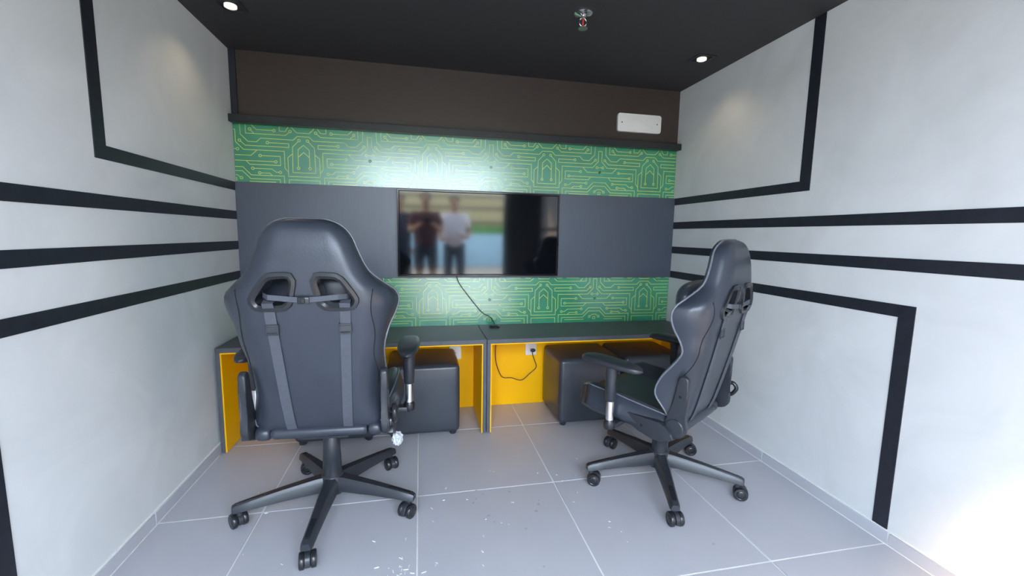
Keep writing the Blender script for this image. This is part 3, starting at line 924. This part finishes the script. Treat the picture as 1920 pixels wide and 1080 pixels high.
# ================================================================ CRUMBS ON THE FLOOR
rc = random.Random(11)
bm = bmesh.new()
def crumb(x, y, l, a):
    h = rc.uniform(0.0006, 0.0018)
    w_ = rc.uniform(0.0009, 0.0022)
    d = Vector((math.cos(a), math.sin(a), 0)); n_ = Vector((-d.y, d.x, 0))
    p = Vector((x, y, 0.0002))
    r0 = [p - d * l - n_ * w_ * .4, p + d * l - n_ * w_ * .3, p + d * l * .8 + n_ * w_, p - d * l * .7 + n_ * w_]
    loft(bm, [r0, [q + Vector((0, 0, h)) for q in r0]])
for _ in range(60):
    crumb(rc.uniform(0.25, 1.75), rc.uniform(-1.75, -0.75), rc.uniform(0.002, 0.008), rc.uniform(0, PI))
for _ in range(34):
    crumb(rc.gauss(0.92, 0.05), rc.gauss(-1.36, 0.035), rc.uniform(0.002, 0.010), rc.uniform(0, PI))
cr = finish('plaster_crumbs', bm, 'crumb')
tag(cr, 'white plaster crumbs scattered on the floor tiles', 'debris')
cr['kind'] = 'stuff'

bm = bmesh.new()
for k, (x, y) in enumerate([(1.218, -0.937), (1.241, -0.969), (1.21, -0.994), (1.194, -1.021), (1.358, -0.97), (1.246, -1.114), (1.261, -1.156), (1.372, -1.214), (1.467, -1.052), (1.438, -1.119), (1.387, -1.409), (1.46, -1.077), (2.027, -1.42)]):
    n_ = 12
    r_ = rc.uniform(0.004, 0.0075)
    r0 = [Vector((x + r_ * rc.uniform(.75, 1.2) * math.cos(2 * PI * q / n_), y + r_ * rc.uniform(.75, 1.2) * math.sin(2 * PI * q / n_), 0.0001)) for q in range(n_)]
    loft(bm, [r0, [p + Vector((0, 0, 0.0002)) for p in r0]])
ds = finish('dirt_spots', bm, 'dirt')
tag(ds, 'small dark drip spots dried on the floor tiles', 'stain')
ds['kind'] = 'stuff'

# ================================================================ OUTSIDE (seen mirrored in the screen)
gnd = struct(boxobj('ground', -14, 16, -22, FY - 0.06, -0.16, -0.02, 'paving'), 'pale paving outside the doorway')
low = boxobj('garden_wall', -11, 13, -12.7, -12.5, -0.02, 1.12, 'bluewall', None, 0.01)
tag(low, 'low pale blue garden wall mirrored in the television', 'wall')
hb = bmesh.new()
rh = random.Random(5)
box(hb, -11, 13, -13.8, -13.1, -0.02, 1.40)
bmesh.ops.subdivide_edges(hb, edges=[e for e in hb.edges if e.calc_length() > 5], cuts=60)
for v in hb.verts:
    v.co += Vector((rh.uniform(-.05, .05), rh.uniform(-.06, .06), rh.uniform(-.06, .06) if v.co.z > 0.5 else 0))
hedge = finish('hedge', hb, 'grass')
tag(hedge, 'clipped green hedge behind the pale blue garden wall, mirrored in the television', 'hedge')
bld = thing('building', 'cream building with dark horizontal bands, mirrored in the television', 'building', (1.0, -15.5, 0))
boxobj('wall', -11, 11, -4, 0, -0.1, 2.95, 'facade', bld)
for z in (1.55, 2.15, 2.62):
    boxobj('band', -11, 11, 0.0, 0.06, z, z + 0.10, 'facade_dark', bld)

def skin_mesh(name, verts, edges, radii, mat, parent, sub=2, root=0):
    me = bpy.data.meshes.new(name)
    me.from_pydata(verts, edges, [])
    o = bpy.data.objects.new(name, me)
    C.objects.link(o)
    sk = o.modifiers.new('skin', 'SKIN')
    sk.use_smooth_shade = True
    for k, r in enumerate(radii):
        sv = me.skin_vertices[0].data[k]
        sv.radius = (r, r) if not isinstance(r, tuple) else r
        sv.use_root = (k == root)
    ss = o.modifiers.new('sub', 'SUBSURF')
    ss.levels = ss.render_levels = sub
    dg = bpy.context.evaluated_depsgraph_get()
    nm = bpy.data.meshes.new_from_object(o.evaluated_get(dg))
    bpy.data.objects.remove(o)
    for p in nm.polygons:
        p.use_smooth = True
    nm.materials.clear()
    nm.materials.append(M[mat])
    ob = bpy.data.objects.new(name, nm)
    return link(ob, parent)
def person(loc, rz, label, shirt, trousers, long_legs, arms):
    t = thing('person', label, 'person', loc, rz)
    V, E, R_ = [], [], []
    def add(p, r, prev=None):
        V.append(p); R_.append(r)
        if prev is not None:
            E.append((prev, len(V) - 1))
        return len(V) - 1
    pel = add((0, 0, 0.95), (0.16, 0.11))
    bel = add((0, 0.005, 1.12), (0.145, 0.10), pel)
    che = add((0, 0.0, 1.32), (0.17, 0.11), bel)
    nk0 = add((0, -0.005, 1.46), (0.075, 0.07), che)
    nk = add((0, 0.0, 1.52), 0.052, nk0)
    chin = add((0, 0.025, 1.585), (0.062, 0.075), nk)
    mid = add((0, 0.012, 1.66), (0.076, 0.094), chin)
    add((0, 0.0, 1.735), (0.058, 0.072), mid)
    hands = []
    for s in (-1, 1):
        sho = add((s * 0.175, -0.005, 1.41), 0.062, che)
        el, wr, ha = arms[0 if s < 0 else 1]
        e = add(el, 0.042, sho); w_ = add(wr, 0.028, e)
        h = add(ha, (0.036, 0.018), w_)
        hv = (Vector(ha) - Vector(wr)).normalized()
        side = Vector((0, 0, 1)).cross(hv)
        side = side.normalized() if side.length > 0.1 else Vector((1, 0, 0))
        curl = hv.cross(side).normalized() * 0.02
        for q in range(4):
            b0 = Vector(ha) + side * (q - 1.5) * 0.019 + hv * 0.01
            ln = (0.062, 0.072, 0.068, 0.054)[q]
            f0 = add(tuple(b0 + hv * 0.035), 0.0095, h)
            f1 = add(tuple(b0 + hv * (0.035 + ln * 0.5) - curl * 0.6), 0.0088, f0)
            add(tuple(b0 + hv * (0.035 + ln * 0.9) - curl * 1.6), 0.0075, f1)
        th0 = add(tuple(Vector(ha) + side * 0.035 - hv * 0.01), 0.011, h)
        add(tuple(Vector(ha) + side * 0.058 + hv * 0.03), 0.009, th0)
        hip = add((s * 0.09, 0, 0.88), (0.09, 0.095), pel)
        kn = add((s * 0.105, 0.012, 0.50), 0.058, hip)
        an = add((s * 0.11, -0.01, 0.10), 0.040, kn)
        add((s * 0.115, 0.10, 0.035), (0.038, 0.028), an)
    body = skin_mesh('body', V, E, R_, 'skin', t)
    # face details and hair
    bm = bmesh.new()
    for s in (-1, 1):
        lathe(bm, [(0.001, 0.100), (0.011, 0.098), (0.012, 0.09)], 10, (s * 0.032, 0, 1.668), 'Y')
    finish('eyes', bm, 'hair', t)
    bm = loft(bmesh.new(), [[Vector((-0.008, 0.096, 1.672)), Vector((0.008, 0.096, 1.672)), Vector((0, 0.104, 1.672))], [Vector((-0.017, 0.094, 1.628)), Vector((0.017, 0.094, 1.628)), Vector((0, 0.125, 1.632))]])
    finish('nose', bm, 'skin', t)
    finish('mouth', box(bmesh.new(), -0.025, 0.025, 0.088, 0.099, 1.600, 1.608, 0.002, 1), 'cloth_red', t)
    bm = bmesh.new()
    for s in (-1, 1):
        lathe(bm, [(0.006, s * 0.074), (0.027, s * 0.078), (0.024, s * 0.088), (0.006, s * 0.086)], 12, (0, -0.005, 1.655), 'X')
    finish('ears', bm, 'skin', t, True)
    bm = bmesh.new()
    bmesh.ops.create_uvsphere(bm, u_segments=20, v_segments=14, radius=1.0)
    bmesh.ops.delete(bm, geom=[v for v in bm.verts if v.co.z < -0.35 or (v.co.z < 0.30 and v.co.y > 0.25)], context='VERTS')
    for v in bm.verts:
        v.co = Vector((v.co.x * 0.088, v.co.y * 0.108 - 0.008, 1.690 + v.co.z * 0.085))
    finish('hair', bm, 'hair', t, True)
    # shirt
    sv, se, sr = [(0, 0, 0.84), (0, 0.005, 1.10), (0, 0, 1.32), (0, -0.005, 1.45)], [(0, 1), (1, 2), (2, 3)], [(0.21, 0.16), (0.20, 0.15), (0.20, 0.14), (0.095, 0.085)]
    for k, s in enumerate((-1, 1)):
        b = len(sv)
        el = Vector(arms[k][0]); sho = Vector((s * 0.178, -0.005, 1.41))
        sv += [tuple(sho), tuple(sho.lerp(el, 0.72))]
        se += [(2, b), (b, b + 1)]
        sr += [0.078, 0.064]
    skin_mesh('shirt', sv, se, sr, shirt, t)
    kv, ke, kr = [(0, 0, 1.06), (0, 0, 0.93)], [(0, 1)], [(0.19, 0.14), (0.19, 0.135)]
    for s in (-1, 1):
        b = len(kv)
        kv += [(s * 0.095, 0, 0.86), (s * 0.105, 0.01, 0.52)]
        ke += [(1, b), (b, b + 1)]
        kr += [(0.105, 0.108), 0.082]
        if long_legs:
            kv += [(s * 0.11, -0.005, 0.09)]
            ke += [(b + 1, b + 2)]
            kr += [0.066]
    skin_mesh('trousers' if long_legs else 'shorts', kv, ke, kr, trousers, t)
    for s in (-1, 1):
        skin_mesh('shoe', [(s * 0.112, -0.05, 0.045), (s * 0.114, 0.05, 0.045), (s * 0.117, 0.14, 0.035)], [(0, 1), (1, 2)], [(0.045, 0.042), (0.05, 0.045), (0.042, 0.032)], 'shoe', t)
    return t
person((1.55, -4.85, -0.02), 0.1, 'person in a white shirt and dark trousers, mirrored in the television', 'cloth_white', 'cloth_navy', True,
       [((-0.25, -0.02, 1.15), (-0.22, 0.12, 1.02), (-0.16, 0.20, 1.04)), ((0.25, -0.02, 1.15), (0.22, 0.14, 1.06), (0.14, 0.21, 1.10))])
person((1.07, -4.35, -0.02), -0.05, 'person in a burgundy shirt and dark shorts holding a phone, mirrored in the television', 'cloth_red', 'cloth_navy', False,
       [((-0.24, 0.06, 1.17), (-0.13, 0.27, 1.24), (-0.08, 0.33, 1.28)), ((0.24, 0.06, 1.17), (0.13, 0.27, 1.24), (0.08, 0.33, 1.28))])
person((0.66, -4.75, -0.02), -0.1, 'person in dark navy clothes at the edge of the group mirrored in the television', 'cloth_navy', 'cloth_navy', True,
       [((-0.25, -0.02, 1.15), (-0.20, 0.10, 0.95), (-0.18, 0.16, 0.90)), ((0.25, -0.02, 1.15), (0.24, 0.08, 0.93), (0.23, 0.13, 0.86))])
ph = boxobj('phone', 1.005, 1.155, -3.815, -3.805, 1.26, 1.335, 'plastic', None, 0.004)
tag(ph, 'black phone held up sideways by the person in the burgundy shirt', 'phone')
